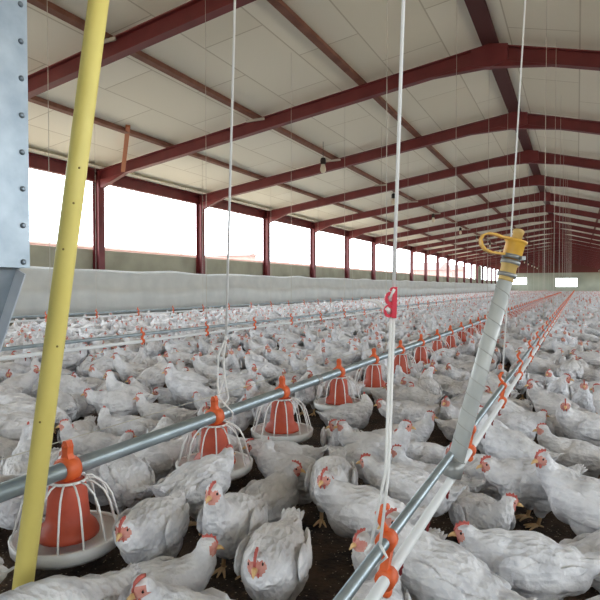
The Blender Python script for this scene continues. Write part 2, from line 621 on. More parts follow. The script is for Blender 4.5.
for j in (0,):
    for A, C in zip(rows, rows[1:]):
        bm.faces.new((A[0], A[-1], C[-1], C[0]))
t = thing('side_curtain', 'long white plastic curtain hanging along the foot of the left wall', 'curtain', (0, 0, 0))
obj('sheet', bm, M['tarp'], t)
bm = B(); tube(bm, [(XL + .30, y, 1.395 - 0.045 * abs(math.sin(PI * y / BAY)) - 0.015 * math.sin(y * 2.3)) for y in ys], .016, 6); obj('top_hem', bm, M['pvc'], t)


# ------------------------------------------------------------------ drinker lines
def bracket_mesh(q=1.0):
    """orange hanger: loops round both tubes, a neck between them and a hook on top; at the upper tube's centre"""
    bm = B()
    for z, r in ((0, .0192 * q), (-.078, .0202 * q)):
        lathe(bm, [(r - .002, -.016), (r + .008, -.016), (r + .008, .016), (r - .002, .016)], 12, (0, 0, z), (0, 1, 0), ring=True)
    bar(bm, (-.004, 0, -.06), (.004, 0, -.018), .026, .016, (1, 0, 0))
    pts = [(0, 0, .02), (-.012, 0, .036), (-.016, 0, .052), (-.006, 0, .068), (.004, 0, .072)]
    tube(bm, pts, [.011 * q, .011 * q, .010, .008, .006], 7)
    ellipsoid(bm, (0, 0, -.105), (.012, .014, .014))
    return mesh_of('bracket', bm, M['orange'])


BRK, BRKS = bracket_mesh(), bracket_mesh(.66)


def nipple_mesh():
    bm = B()
    lathe(bm, [(.007, 0), (.007, -.012), (.004, -.014), (.004, -.026), (.002, -.03)], 8)
    return mesh_of('nipple', bm, M['nipple'])


NIP = nipple_mesh()
ZS, ZW = .43, .352            # support tube and water pipe centre heights


def drinker(x, y0, step, phase, label, nn, nstep, nfirst, k_=1.0):
    t = thing('drinker_line', label, 'drinker line', (x, y0, 0), 0, 'drinker lines')
    L_ = Y1 - 1.5 - y0
    bm = B(); tube(bm, [(0, 0, ZS), (0, L_, ZS)], .0175 * k_, 10); obj('support_tube', bm, M['pipe'], t)
    bm = B(); tube(bm, [(0, 0, ZW), (0, L_, ZW)], .0185 * k_, 10); obj('water_pipe', bm, M['pvc'], t)
    k = 0
    y = phase
    while y < Y1 - 2 and k < 100:
        if y > y0 + .05:
            put('bracket', BRK if k_ == 1 else BRKS, t, (0, y - y0, ZS)); k += 1
        y += step
    for i in range(nn):
        put('nipple', NIP, t, (0, nfirst - y0 + i * nstep, ZW - .0185 * k_))
    return t


def y_on(x, px, z):
    """Y of the point on the vertical plane X=x that projects to column px"""
    r = ray(px, 300)
    return r.y * (x / r.x)


X1, X2, X3, XF = -8.7, -4.3, -.345, -1.5
drinker(X1, 1.5, 1.2, y_on(X1, 138, .4) - 1.2 * 8, 'drinker line of white pipe nearest the white side curtain', 40, .6, 6)
drinker(X2, .8, 1.2, y_on(X2, 142, .4) - 1.2 * 6, 'drinker line of white pipe under a galvanised tube, between curtain line and feeder', 70, .3, 3)
drinker(X3, .55, 1.0, y_on(X3, 471, .4) - 1, 'drinker line with orange brackets running past the yellow capped hose', 70, .25, 1.2, .66)

# ------------------------------------------------------------------ feeder line with its hopper
PZ = .35
t = thing('feeder_line', 'thick galvanised feed pipe running down the shed above the orange pans', 'feeder line', (XF, .2, 0))
bm = B(); tube(bm, [(0, .62, PZ), (0, Y1 - 2, PZ)], .0275, 14); obj('feed_pipe', bm, M['pipe'], t)
bm = B(); tube(bm, [(0, .7, PZ + .098), (0, Y1 - 2.2, PZ + .098)], .0018, 5); obj('perch_wire', bm, M['cord'], t)
yp1 = y_on(XF, 214, .25)
yp2 = y_on(XF, 282, .25)
pys = [y_on(XF, 66, .3), yp1, yp2, y_on(XF, 339, .25), y_on(XF, 374, .25)]
stp = .78
while pys[-1] < 66: pys.append(pys[-1] + stp)
PYS = pys
ycp = y_on(XF, 317, PZ)
cpl = None
for i in range(12):
    yc_ = ycp + 3.05 * i
    while min(abs(yc_ - q) for q in PYS) < .1: yc_ += .07
    bm = B(); lathe(bm, [(.028, -.03), (.033, -.03), (.034, -.02), (.034, .02), (.033, .03), (.028, .03)], 14, (0, yc_ - .2, PZ), (0, 1, 0), ring=True)
    obj('coupling', bm, M['clamp'], t)

PANS = []


def make_pan():
    r = thing('feeder_pan', 'x', 'feeder pan', (0, 0, 0), 0, 'feeder pans on the galvanised pipe')
    # clamp over the pipe
    bm = B()
    lathe(bm, [(.0285, -.026), (.040, -.026), (.042, 0), (.040, .026), (.0285, .026)], 16, (0, 0, PZ), (0, 1, 0), ring=True)
    prism(bm, [(-.02, PZ + .034), (.02, PZ + .034), (.013, PZ + .052), (.015, PZ + .078), (.007, PZ + .095), (-.007, PZ + .095), (-.014, PZ + .078), (-.011, PZ + .052)], -.012, .012)
    ellipsoid(bm, (.0, 0, PZ + .077), (.017, .017, .013), None, 10, 6)
    obj('pipe_clamp', bm, M['orange'], r)
    bm = B()
    lathe(bm, [(.030, .317), (.052, .316), (.058, .30), (.062, .26), (.067, .21), (.070, .185), (.088, .168), (.098, .148), (.098, .135), (.06, .13)], 24)
    obj('feed_cone', bm, M['pan'], r)
    bm = B()
    nW = 14
    for k in range(nW):
        a = 2 * PI * k / nW
        P = lambda rr, z: (rr * math.cos(a), rr * math.sin(a), z)
        tube(bm, [P(.055, .316), P(.085, .310), P(.118, .285), P(.138, .25), P(.155, .19), P(.168, .14)], .0034, 5)
    for rr, z, w in ((.057, .315, .005), (.168, .138, .005)):
        tube(bm, [(rr * math.cos(2 * PI * k / 28), rr * math.sin(2 * PI * k / 28), z) for k in range(28)], w, 6, closed=True)
    obj('grill', bm, M['wire'], r)
    bm = B()
    lathe(bm, [(.05, .085), (.12, .083), (.155, .092), (.174, .108), (.178, .142), (.170, .142), (.165, .112), (.14, .1), (.05, .097)], 28)
    obj('dish', bm, M['pvc'], r)
    return r


pan0 = make_pan()
for i, y in enumerate(pys):
    if i == 0: lab = 'orange feeder pan in white wire grill, beside the yellow pipe'
    elif i == 1: lab = 'orange feeder pan in white wire grill, the one just past the knotted rope loop'
    elif i < 26: lab = 'orange feeder pan in white wire grill, %s along the pipe from the yellow pipe' % ORD[i]
    else: lab = 'tiny far orange feeder pan beyond the twenty-sixth along the feed pipe'
    if i == 0:
        r = pan0; r.location = (XF, y, 0); r['label'] = lab
    else:
        r = copy_tree(pan0, (XF, y, 0), lab, 'feeder pans on the galvanised pipe')
    PANS.append((XF, y))

# hopper at the near end of the feeder line
hy1 = .858
hx = -1.1
hy0 = .12
t = thing('feed_hopper', 'grey galvanised feed hopper with rivets at the left edge', 'hopper', (0, 0, 0))
zh = at(30, 268, 1.256).z
bm = B()
T = .006
zt = 2.3
xl = XF - (hx - XF)
# four sheet walls
box(bm, (hx - T, hy0, zh), (hx, hy1, zt)); box(bm, (xl, hy0, zh), (xl + T, hy1, zt))
box(bm, (xl + T, hy0, zh), (hx - T, hy0 + T, zt)); box(bm, (xl + T, hy1 - T, zh), (hx - T, hy1, zt))
# outward folded seam along the far corner
obj('bin_body', bm, M['galv'], t)
bm = B()
zb = .40
dx = .07
# trough: sloped sides in X, straight ends
for s, xa in ((1, hx - .034), (-1, xl + .034)):
    xb = XF + s * dx
    v = [(xa, zh), (xb, zb), (xb - s * T, zb), (xa - s * T, zh)]
    prism(bm, v, hy0, hy1)
for ya in (hy0, hy1 - T):
    prism(bm, [(hx - .04, zh), (XF + dx - T, zb), (XF - dx + T, zb), (xl + .04, zh)], ya, ya + T)
obj('trough', bm, M['galv'], t)
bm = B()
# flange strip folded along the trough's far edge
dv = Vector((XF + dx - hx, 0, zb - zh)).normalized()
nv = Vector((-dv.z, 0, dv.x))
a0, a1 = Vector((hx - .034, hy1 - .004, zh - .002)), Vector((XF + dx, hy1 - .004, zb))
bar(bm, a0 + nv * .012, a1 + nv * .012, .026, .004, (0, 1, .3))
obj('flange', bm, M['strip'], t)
bm = B(); box(bm, (XF - dx - .01, hy0 + .1, PZ - .05), (XF + dx + .01, hy1 - .04, zb + .01)); obj('boot', bm, M['galv'], t)
for i in range(9):
    p = at(22.5, 262 - 36.4 * i, 1.24)
    z = p.z
    yy = at_x(22.5, 200, hx).y
    bm = B(); lathe(bm, [(.0065, 0), (.006, .003), (.003, .005)], 10, (hx, yy, z), (1, 0, 0)); obj('rivet', bm, M['rivet'], t)
for sx in (-.2, .2):
    bm = B(); tube(bm, [(XF + sx, .4, zt - .1), (XF + sx * .3, .4, rafter_z(XF) + .12)], .006, 6); obj('hanger_rod', bm, M['pipe'], t)
bm = B(); bar(bm, (XF - .3, .4, zt - .1), (XF + .3, .4, zt - .1), .03, .03); box(bm, (xl + T, .385, zt - .115), (hx - T, .415, zt - .085)); obj('hanger_bar', bm, M['pipe'], t)

# yellow pipe leaning in front of the feeder
D = 1.45
pt = lambda y: at(38 + (470 - y) * .1294, y, D)
ylow = pt(640)
bot = pt(470) + (ylow - pt(470)) * ((pt(470).z - 0.0) / (pt(470).z - ylow.z))
top = pt(130) + (pt(130) - bot) * .9
t = thing('yellow_pipe', 'tall yellow plastic pipe leaning beside the galvanised hopper', 'pipe', bot)
bm = B(); tube(bm, [Vector((0, 0, 0)), top - bot], .0255, 20); obj('pipe_tube', bm, M['yellow'], t)
YB, YT = bot.copy(), top.copy()
ax = (top - bot).normalized()
side = (-ray(60, 300)).normalized()
side = (side - ax * side.dot(ax)).normalized()
bm = B()
for (yy, off) in ((169, .2), (204, .1), (345, .3), (420, -.4), (250, -.3)):
    c = pt(yy) - bot + (Quaternion(ax, off) @ side) * .0252
    ellipsoid(bm, c, (.003, .003, .003), None, 6, 4)
tag(obj('speck_marks', bm, M['speck'], t), kind='stuff')


# ------------------------------------------------------------------ ropes
def rope(name, pts, r, label, m='rope', group=None, cat='rope'):
    bm = B(); tube(bm, pts, r, 7)
    return tag(obj(name, bm, M[m]), label, cat, group)


# knotted rope holding the feeder line
yr = y_on(XF, 227, PZ)
base = Vector((XF, yr, PZ))
dr = proj(base)[2]
kn = at(226, 338, dr)
topp = at(231.5, 130, dr)
topz = topp + (topp - kn) * ((rafter_z(XF) + .1 - topp.z) / (topp.z - kn.z))
t = thing('support_rope', 'white rope looped under the feed pipe between the two nearest orange pans', 'rope', base)
bm = B(); tube(bm, [kn - base, topp - base, topz - base], .0058, 8); obj('upper_strand', bm, M['rope'], t)
bm = B()
l1 = at(218.5, 355, dr); l2 = at(217.5, 385, dr); l3 = at(219.5, 398, dr - .02)
tube(bm, [kn - base, l1 - base, l2 - base, l3 - base, Vector((.038, -.01, 0)), Vector((.030, -.005, -.026)), Vector((0, 0, -.039)), Vector((-.03, .01, -.026)), Vector((-.039, .015, .005)), at(228.5, 398, dr) - base, at(224.5, 376, dr) - base, at(223.5, 355, dr) - base, kn - base + Vector((0, 0, -.02))], .0048, 7)
tube(bm, [at(224.5, 376, dr) - base, at(220, 392, dr) - base, at(219.5, 398, dr - .01) - base], .0045, 7)
obj('sling_loop', bm, M['rope'], t)
bm = B(); ellipsoid(bm, kn - base, (.009, .009, .014)); ellipsoid(bm, at(223.8, 377, dr) - base, (.008, .008, .01)); obj('knot', bm, M['rope'], t)

# rope with red adjuster holding the near drinker line
ya = 1.03
base = Vector((X3, ya, ZS))
da = proj(base)[2]
P = lambda px, py: at(px, py, da) - base
t = thing('adjuster_rope', 'white doubled rope with a red plastic adjuster hanging in the middle foreground', 'rope', base)
pu0, pu1 = P(393.5, 290), P(399, 130)
bm = B(); tube(bm, [pu0, pu1, pu1 + (pu1 - pu0) * ((rafter_z(X3) + .1 - ZS - pu1.z) / (pu1.z - pu0.z))], .0036, 8); obj('upper_strand', bm, M['rope'], t)
bm = B()
for dx_ in (-1.6, 1.4):
    tube(bm, [P(392.6 + dx_, 314), P(387.3 + dx_, 470), Vector((dx_ * .006, 0, .02))], .0031, 7)
tube(bm, [Vector((.0095, 0, .02)), Vector((.022, 0, 0)), Vector((0, 0, -.022)), Vector((-.022, 0, 0)), Vector((-.0095, 0, .02))], .0031, 7)
obj('lower_strands', bm, M['rope'], t)
a = bpy.data.objects.new('adjuster', None)
# adjuster plate: elongated red bar with two lobes
bm = B()
c0, c1 = P(393.3, 287), P(392.3, 318)
mid = (c0 + c1) / 2
d = (c1 - c0).normalized()
sd = RT.copy()
nrm = -FW


def lobe(bm, c, rx, ry, th):
    n = 18
    f_, b_ = [], []
    for k in range(n):
        q = c + sd * (rx * math.cos(2 * PI * k / n)) + Vector((0, 0, 1)) * (ry * math.sin(2 * PI * k / n))
        f_.append(bm.verts.new(q + nrm * th)); b_.append(bm.verts.new(q - nrm * th))
    bm.faces.new(f_); bm.faces.new(b_[::-1])
    for k in range(n): bm.faces.new((f_[k], b_[k], b_[(k + 1) % n], f_[(k + 1) % n]))


def ringlobe(bm, c, ro, ri, th, n=20, sy=1.25):
    V = []
    for rr, o in ((ro, th), (ri, th), (ri, -th), (ro, -th)):
        V.append([bm.verts.new(c + sd * (rr * math.cos(2 * PI * k / n)) + Vector((0, 0, 1)) * (sy * rr * math.sin(2 * PI * k / n)) + nrm * o) for k in range(n)])
    for i in range(4):
        A, C = V[i], V[(i + 1) % 4]
        for k in range(n): bm.faces.new((A[k], A[(k + 1) % n], C[(k + 1) % n], C[k]))


ringlobe(bm, P(390.2, 298.5), .0105, .0055, .005)
ringlobe(bm, P(388.8, 311), .0100, .0052, .005)
bar(bm, P(394.6, 287), P(393.6, 318), .009, .013, nrm)
lobe(bm, P(393.4, 289.5), .007, .005, .005)
ap = obj('adjuster', bm, M['red'], t)
bm = B(); tube(bm, [P(394, 289) + nrm * .006, P(391, 295) + nrm * .004, P(389.5, 299) - nrm * .002, P(390.5, 304) - nrm * .008], .0032, 7); tube(bm, [P(386, 308) + nrm * .006, P(388.5, 311), P(391.5, 313) - nrm * .006], .0042, 7); obj('threaded_strand', bm, M['rope'], t)
bm = B(); tube(bm, [P(388, 311) - nrm * .004, P(384, 308) - nrm * .006, P(380, 304) - nrm * .01, P(374, 301) - nrm * .012, P(366, 299.5) - nrm * .012, P(363, 299.5) - nrm * .012], [.0035, .0036, .0034, .0028, .0022, .0014], 7); obj('loose_tail', bm, M['rope'], t)

# thin suspension cords
def cords(x, ys, r, what, group, z0):
    for i, y in enumerate(ys):
        # leave a gap at the top so it ends on the purlin/board
        tz = rafter_z(x) + (.12 if abs(x - XM) < .2 else CEIL)
        bm = B(); tube(bm, [(0, 0, z0), (0, 0, tz)], r, 5)
        tag(obj('suspension_cord', bm, M['cord'], None, (x, y, 0)), 'thin pale cord over the %s, %s from the near end' % (what, ORD[i]), 'cord', group)


b1, b2, b3 = y_on(X1, 138, .4) - 1.2 * 8, y_on(X2, 142, .4) - 1.2 * 6, y_on(X3, 471, .4) - 1
cords(X1, [b1 + 1.2 * k for k in range(4, 40, 3)], .0035, 'curtain side drinker line', 'cords of the curtain side drinker line', ZS + .06)
cords(X2, [y for y in [b2 + 1.2 * k for k in range(1, 44, 2)] if y > 2.0], .003, 'middle drinker line', 'cords of the second drinker line', ZS + .06)
cords(XF, [y_on(XF, 375, .4) + .3 + 3.1 * k for k in range(0, 12)], .0035, 'galvanised feed pipe', 'cords of the feed pipe', PZ + .02)
cords(X3, [b3 + 1.0 * k for k in range(6, 40, 3)], .003, 'hose side drinker line', 'cords of the hose side drinker line', ZS + .06)
# the stronger cord behind the yellow cap
yb_ = b3 + 2.0
yb_ = y_on(X3, 503, .45)
k_ = round((yb_ - b3) / 1.0)
yb_ = b3 + k_ * 1.0
pb_ = Vector((X3, yb_, ZS + .065)); dd = proj(pb_)[2]
p1 = at(517.5, 130, dd)
p2 = p1 + (p1 - pb_) * ((rafter_z(p1.x) + .2 - p1.z) / (p1.z - pb_.z))
rope('suspension_cord', [pb_, p1, p2], .0042, 'white cord dropping behind the yellow cap to an orange bracket', 'rope', None, 'cord')

# ------------------------------------------------------------------ standing hose with yellow cap
dh = proj(Vector((X3, y_on(X3, 452, .4), .4)))[2]
ax_px = lambda y: at(457 + .275 * (456 - y), y, dh)
hb = ax_px(476)
hdir = (ax_px(240) - hb).normalized()
ppm = (ax_px(240) - hb).length / 236
S = lambda y: (476 - y) * ppm            # metres along the axis for image row y
t = thing('breather_hose', 'cloudy ribbed standing hose with a yellow cap on the drinker line', 'hose', hb)
bm = B(); tube(bm, [Vector((0, 0, 0)), hdir * S(276)], [.026, .0225], 20); obj('hose_tube', bm, M['hose'], t)
d_, s_, u_ = basis(hdir)
bm = B()
hp = []
turns = 13
for k in range(turns * 16 + 1):
    q = k / (turns * 16)
    rr = .026 + (.0225 - .026) * q + .0003
    an = 2 * PI * k / 16
    hp.append(hdir * (S(276) * (q * .985 + .01)) + s_ * (rr * math.cos(an)) + u_ * (rr * math.sin(an)))
tube(bm, hp, .0016, 5); obj('spiral_rib', bm, M['hosewire'], t)
bm = B(); lathe(bm, [(.0228, S(281)), (.0238, S(279)), (.0238, S(266)), (.027, S(265)), (.027, S(261)), (.022, S(260))], 20, (0, 0, 0), hdir); obj('neck', bm, M['ochre_pale'], t)
bm = B()
for y in (275, 262.5, 257):
    lathe(bm, [(.023, S(y) - .006), (.0295, S(y) - .006), (.0295, S(y) + .006), (.023, S(y) + .006)], 20, (0, 0, 0), hdir, ring=True)
bar(bm, hdir * S(257) + s_ * .026 - u_ * .02, hdir * S(257) + s_ * .04 - u_ * .02, .012, .012)
obj('hose_clamp', bm, M['clamp'], t)
bm = B(); lathe(bm, [(.027, S(258)), (.029, S(256)), (.0295, S(244)), (.032, S(243)), (.035, S(242)), (.035, S(240.5)), (.02, S(239.5))], 22, (0, 0, 0), hdir); cap = obj('cap', bm, M['ochre'], t)
bm = B(); lathe(bm, [(.016, S(240)), (.0155, S(234)), (.0175, S(233.5)), (.0175, S(230.5)), (.012, S(229.5))], 14, (0, 0, 0), hdir); obj('cap_knob', bm, M['ochre_pale'], cap)
bm = B()
lp = [(511, 238.5), (503, 237.3), (495, 234.5), (488, 233.3), (483, 235), (480.5, 239.5), (481.5, 245), (485, 249.5), (491, 252.3), (498, 253.3), (504, 254)]
pts = [at(px, py, dh - .012) - hb for px, py in lp]
for i in range(len(pts) - 1):
    pass
# flat strap, wide across the view direction
vw = FW
V = []
for i, p in enumerate(pts):
    dd_ = (pts[min(i + 1, len(pts) - 1)] - pts[max(i - 1, 0)]).normalized()
    nn_ = dd_.cross(vw).normalized()
    V.append([bm.verts.new(p + vw * a_ * .011 + nn_ * b_ * .0032) for a_, b_ in ((-1, -1), (1, -1), (1, 1), (-1, 1))])
for A, C in zip(V, V[1:]):
    for k in range(4):
        f = bm.faces.new((A[k], A[(k + 1) % 4], C[(k + 1) % 4], C[k])); f.smooth = False
bm.faces.new(V[0]); bm.faces.new(V[-1][::-1])
obj('strap', bm, M['ochre'], t)
# saddle under the hose on the line
bm = B(); tube(bm, [Vector((0, 0, 0)), hdir * .05], .030, 16)
obj('socket_base', bm, M['clamp'], t)

# ------------------------------------------------------------------ bulbs under the roof
bx = XM - 4.4
for side_, x in (('left', XM - 4.4), ('right', XM + 4.4)):
    ys_ = [y_on(x, 323, 3.9)] if side_ == 'left' else [y_on(XM - 4.4, 323, 3.9) + 12]
    while ys_[-1] < 92: ys_.append(ys_[-1] + 6.06)
    for i, y in enumerate(ys_):
        if min(abs(y - q) for q in YS) < .25: y += .45
        t = thing('pendant_lamp', 'unlit white bulb in black holder, %s roof slope, %s from near end' % (side_, ORD[i]), 'lamp', (x, y, 0), 0, 'hanging bulbs')
        z = rafter_z(x) + .13
        bm = B(); tube(bm, [(0, 0, z - .3), (0, 0, z + .1)], .006, 6); obj('flex', bm, M['socket'], t)
        bm = B(); lathe(bm, [(.02, z - .3), (.055, z - .31), (.07, z - .36), (.07, z - .46), (.05, z - .47)], 12); obj('bulb_holder', bm, M['socket'], t)
        bm = B(); lathe(bm, [(.045, z - .47), (.06, z - .52), (.075, z - .58), (.07, z - .64), (.04, z - .68), (.01, z - .69)], 12); obj('bulb', bm, M['bulb'], t)

# ------------------------------------------------------------------ chickens
VOX = .0075


def blob_mesh(parts, name):
    bm = B()
    for c, r, rot in parts:
        ellipsoid(bm, c, r, rot, 18, 12)
    me = mesh_of(name, bm, M['feather'])
    o = bpy.data.objects.new(name, me)
    COL.objects.link(o)
    m = o.modifiers.new('r', 'REMESH'); m.mode = 'VOXEL'; m.voxel_size = VOX
    s = o.modifiers.new('s', 'SMOOTH'); s.factor = .5; s.iterations = 9
    dg = bpy.context.evaluated_depsgraph_get(); dg.update()
    new = bpy.data.meshes.new_from_object(o.evaluated_get(dg))
    new.name = name
    bpy.data.objects.remove(o)
    for p in new.polygons: p.use_smooth = True
    return new


def ruffle(me, amp):
    from mathutils import noise
    co = [v.co.copy() for v in me.vertices]
    nr = [v.normal.copy() for v in me.vertices]
    for v, p, n in zip(me.vertices, co, nr):
        k = min(1, max(0, (.24 - abs(p.z - .1)) / .1))
        q = noise.noise(p * 22) * 1.3 + noise.noise(Vector((p.x * 38, p.y * 70, p.z * 70))) * .9
        v.co = p + n * (amp * q * (.35 + .65 * k))
    return me


def decimate(me, ratio, name):
    o = bpy.data.objects.new(name, me)
    COL.objects.link(o)
    tmod = o.modifiers.new('t', 'TRIANGULATE')
    m = o.modifiers.new('d', 'DECIMATE'); m.ratio = ratio
    dg = bpy.context.evaluated_depsgraph_get(); dg.update()
    new = bpy.data.meshes.new_from_object(o.evaluated_get(dg))
    new.name = name
    bpy.data.objects.remove(o)
    for p in new.polygons: p.use_smooth = True
    return new


def qy(deg): return Quaternion((0, 1, 0), math.radians(deg))
def qz(deg): return Quaternion((0, 0, 1), math.radians(deg))


def bez(a, b, c, n):
    a, b, c = Vector(a), Vector(b), Vector(c)
    return [a * (1 - q) ** 2 + b * 2 * q * (1 - q) + c * q * q for q in [i / (n - 1) for i in range(n)]]


# pose: body height, body pitch, head point, head yaw (deg), head pitch, legs shown
POSES = {
    'standing with its neck raised': dict(z=.185, pitch=-12, head=(.185, 0, .365), mid=(.185, 0, .27), yaw=0, hp=5, legs=True),
    'standing, head turned to its left': dict(z=.185, pitch=-14, head=(.165, .05, .345), mid=(.18, .0, .27), yaw=70, hp=5, legs=True),
    'standing, head turned to its right': dict(z=.185, pitch=-14, head=(.165, -.05, .345), mid=(.18, .0, .27), yaw=-70, hp=5, legs=True),
    'standing with its neck low': dict(z=.185, pitch=-4, head=(.205, 0, .275), mid=(.19, 0, .225), yaw=8, hp=8, legs=True),
    'pecking at the litter': dict(z=.19, pitch=4, head=(.275, .02, .09), mid=(.25, .0, .2), yaw=12, hp=50, legs=True),
    'sitting with its head up': dict(z=.105, pitch=-6, head=(.185, 0, .255), mid=(.185, 0, .17), yaw=0, hp=5, legs=False),
    'sitting, head turned to its left': dict(z=.105, pitch=-6, head=(.16, .055, .235), mid=(.185, .01, .16), yaw=80, hp=8, legs=False),
    'sitting, head turned to its right': dict(z=.105, pitch=-6, head=(.16, -.055, .235), mid=(.185, -.01, .16), yaw=-80, hp=8, legs=False),
    'resting with its head drawn in': dict(z=.10, pitch=-2, head=(.185, .01, .185), mid=(.16, 0, .17), yaw=20, hp=12, legs=False),
}


def build_pose(key, P):
    z, pit = P['z'], P['pitch']
    Rb = qy(pit)
    c = Vector((0, 0, z))
    X = lambda x, y, zz: c + Rb @ Vector((x, y, zz))
    sit = not P['legs']
    parts = [
        (X(.005, 0, .004), (.142, .104 if not sit else .112, .104 if not sit else .098), Rb),
        (X(.072, 0, -.008), (.088, .092 if not sit else .098, .094 if not sit else .09), Rb),
        (X(-.098, 0, .010), (.082, .082, .074), Rb),
        (X(-.155, 0, .036), (.058, .052, .036), qy(pit + 26)),
        (X(-.185, 0, .056), (.044, .036, .018), qy(pit + 36)),
    ]
    for s in (-1, 1):
        parts.append((X(-.02, s * .055, -.055), (.07, .045, .052), Rb))
        if P['legs']:
            parts.append(((-.015, s * .045, z - .095), (.034, .028, .05), qy(-15)))
    n = 9
    hd = Vector(P['head'])
    nk = bez(X(.10, 0, .025), P['mid'], hd, n)
    for i, p in enumerate(nk):
        q = i / (n - 1)
        r = .078 * (1 - q) ** 1.2 + .031 * (1 - (1 - q) ** 1.2)
        parts.append((p, (r, r * .95, r), None))
    Rh = qz(P['yaw']) @ qy(P['hp'])
    H = lambda x, y, zz: hd + Rh @ Vector((x, y, zz))
    parts.append((H(.008, 0, .003), (.034, .0235, .027), Rh))
    parts.append((H(.026, 0, -.003), (.018, .014, .016), Rh))
    me = ruffle(blob_mesh(parts, 'body_plumage'), .0040)
    me.materials.append(M['face'])
    fc = H(.026, 0, -.004)
    for p in me.polygons:
        v = Rh.inverted() @ (p.center - fc)
        if (v.x / .026) ** 2 + (v.y / .035) ** 2 + (v.z / .023) ** 2 < 1: p.material_index = 1
    out = {'body': me}
    # comb
    bm = B()
    prof = [(-.010, .022), (.0, .022), (.02, .017), (.036, .004), (.041, .012), (.034, .021), (.031, .033), (.023, .030), (.017, .040), (.009, .034), (.002, .040), (-.005, .033), (-.014, .035)]
    a_ = [bm.verts.new(H(x, -.0035, q)) for x, q in prof]; b_ = [bm.verts.new(H(x, .0035, q)) for x, q in prof]
    bm.faces.new(a_); bm.faces.new(b_[::-1])
    for i in range(len(prof)): bm.faces.new((a_[i], b_[i], b_[(i + 1) % len(prof)], a_[(i + 1) % len(prof)]))
    out['comb'] = [mesh_of('comb', bm, M['comb'])]
    wl, ey, wg, lg = [], [], [], []
    for s in (-1, 1):
        bm = B(); ellipsoid(bm, H(.026, s * .008, -.023), (.007, .004, .0105), Rh, 10, 7); wl.append(mesh_of('wattle', bm, M['comb']))
        bm = B(); ellipsoid(bm, H(.019, s * .0195, .005), (.0052, .0035, .0052), Rh, 10, 7); ey.append(mesh_of('eye', bm, M['eye']))
        # folded wing: coverts then long flight feathers lying back along the flank
        bm = B()
        w = .101 if not sit else .110
        for (x, zz, lx, lz, off, pt_) in ((.045, .018, .070, .055, -.006, 8), (-.01, .012, .085, .050, -.004, 12), (-.065, .014, .080, .034, -.014, 16), (-.078, .028, .080, .022, -.018, 20), (-.070, -.006, .062, .022, -.010, 14)):
            ellipsoid(bm, X(x, s * (w + off), zz), (lx, .012, lz), Quaternion((0, 0, 1), s * math.radians(5 + (8 if x < -.05 else 0))) @ qy(pit + pt_), 14, 8)
        wg.append(ruffle(mesh_of('wing', bm, M['feather']), .003))
        if P['legs']:
            bm = B()
            lx, ly = .0, s * .048
            tube(bm, [(-.012, ly, .10), (-.018, ly, .072), (lx, ly, .016)], [.011, .0085, .008], 7)
            for an in (-28, 0, 28):
                a2 = math.radians(an)
                tube(bm, [(lx, ly, .014), (lx + .03 * math.cos(a2), ly + .03 * math.sin(a2), .012), (lx + .058 * math.cos(a2), ly + .058 * math.sin(a2), .005)], [.007, .006, .003], 6)
            tube(bm, [(lx, ly, .014), (lx - .026, ly, .005)], [.006, .003], 6)
            lg.append(mesh_of('leg', bm, M['leg']))
    out['wattle'], out['eye'], out['wing'], out['leg'] = wl, ey, wg, lg
    bm = B()
    tip = H(.063, 0, -.010)
    pts = [H(.036, 0, -.002), H(.050, 0, -.003), tip]
    tube(bm, pts, [.0095, .0065, .0015], 8)
    out['beak'] = [mesh_of('beak', bm, M['beak'])]
    # tail fan
    bm = B()
    for k in range(5):
        a2 = (k - 2) * 12
        ellipsoid(bm, X(-.196, (k - 2) * .011, .064 - abs(k - 2) * .004), (.046, .014, .006), qz(-a2) @ qy(pit + 40), 10, 6)
    out['tail'] = [mesh_of('tail', bm, M['feather'])]
    # merged versions for birds too far off to show parts
    mats = [M['feather'], M['face'], M['comb'], M['eye'], M['beak'], M['leg']]
    idx = {m.name: i for i, m in enumerate(mats)}
    bm = B()
    bm.from_mesh(me)
    for k_ in ('comb', 'wattle', 'eye', 'wing', 'leg', 'beak', 'tail'):
        for q in out[k_]:
            n0 = len(bm.faces)
            bm.from_mesh(q)
            bm.faces.ensure_lookup_table()
            for f in bm.faces[n0:]: f.material_index = idx[q.materials[0].name]
    full = bpy.data.meshes.new('chicken_whole')
    bm.to_mesh(full); bm.free()
    for m in mats: full.materials.append(m)
    nf = len(full.polygons) * 2
    out['mid'] = decimate(full, 1500 / nf, 'chicken_mid')
    out['low'] = decimate(full, 420 / nf, 'chicken_low')
    out['far'] = decimate(full, 130 / nf, 'chicken_far')
    # plan discs
    h2 = Vector((hd.x, hd.y))
    w = .106 if not sit else .112
    out['discs'] = [(.065, 0, w), (-.03, 0, w), (-.11, 0, .085), (-.19, 0, .04), (h2.x + .01, h2.y, .05)]
    out['headz'] = hd.z
    out['head'] = (hd.x, hd.y)
    return out


PM = {k: build_pose(k, P) for k, P in POSES.items()}
KEYS = list(POSES)
grid = {}
placed = []          # (x, y, rz, key, scale, label or None)


def discs_of(x, y, rz, key, sc):
    ca, sa = math.cos(rz), math.sin(rz)
    return [(x + (dx * ca - dy * sa) * sc, y + (dx * sa + dy * ca) * sc, r * sc) for dx, dy, r in PM[key]['discs']]


from mathutils.bvhtree import BVHTree
LOC = {}
for k_ in KEYS:
    m_ = PM[k_]['mid']
    LOC[k_] = (np.array([v.co[:] for v in m_.vertices]), [tuple(p.vertices) for p in m_.polygons])


def tree_of(x, y, rz, key, sc):
    v, f = LOC[key]
    sc = sc * 1.012
    ca, sa = math.cos(rz) * sc, math.sin(rz) * sc
    w = np.stack([v[:, 0] * ca - v[:, 1] * sa + x, v[:, 0] * sa + v[:, 1] * ca + y, v[:, 2] * sc + .001], 1)
    return BVHTree.FromPolygons(w.tolist(), f)


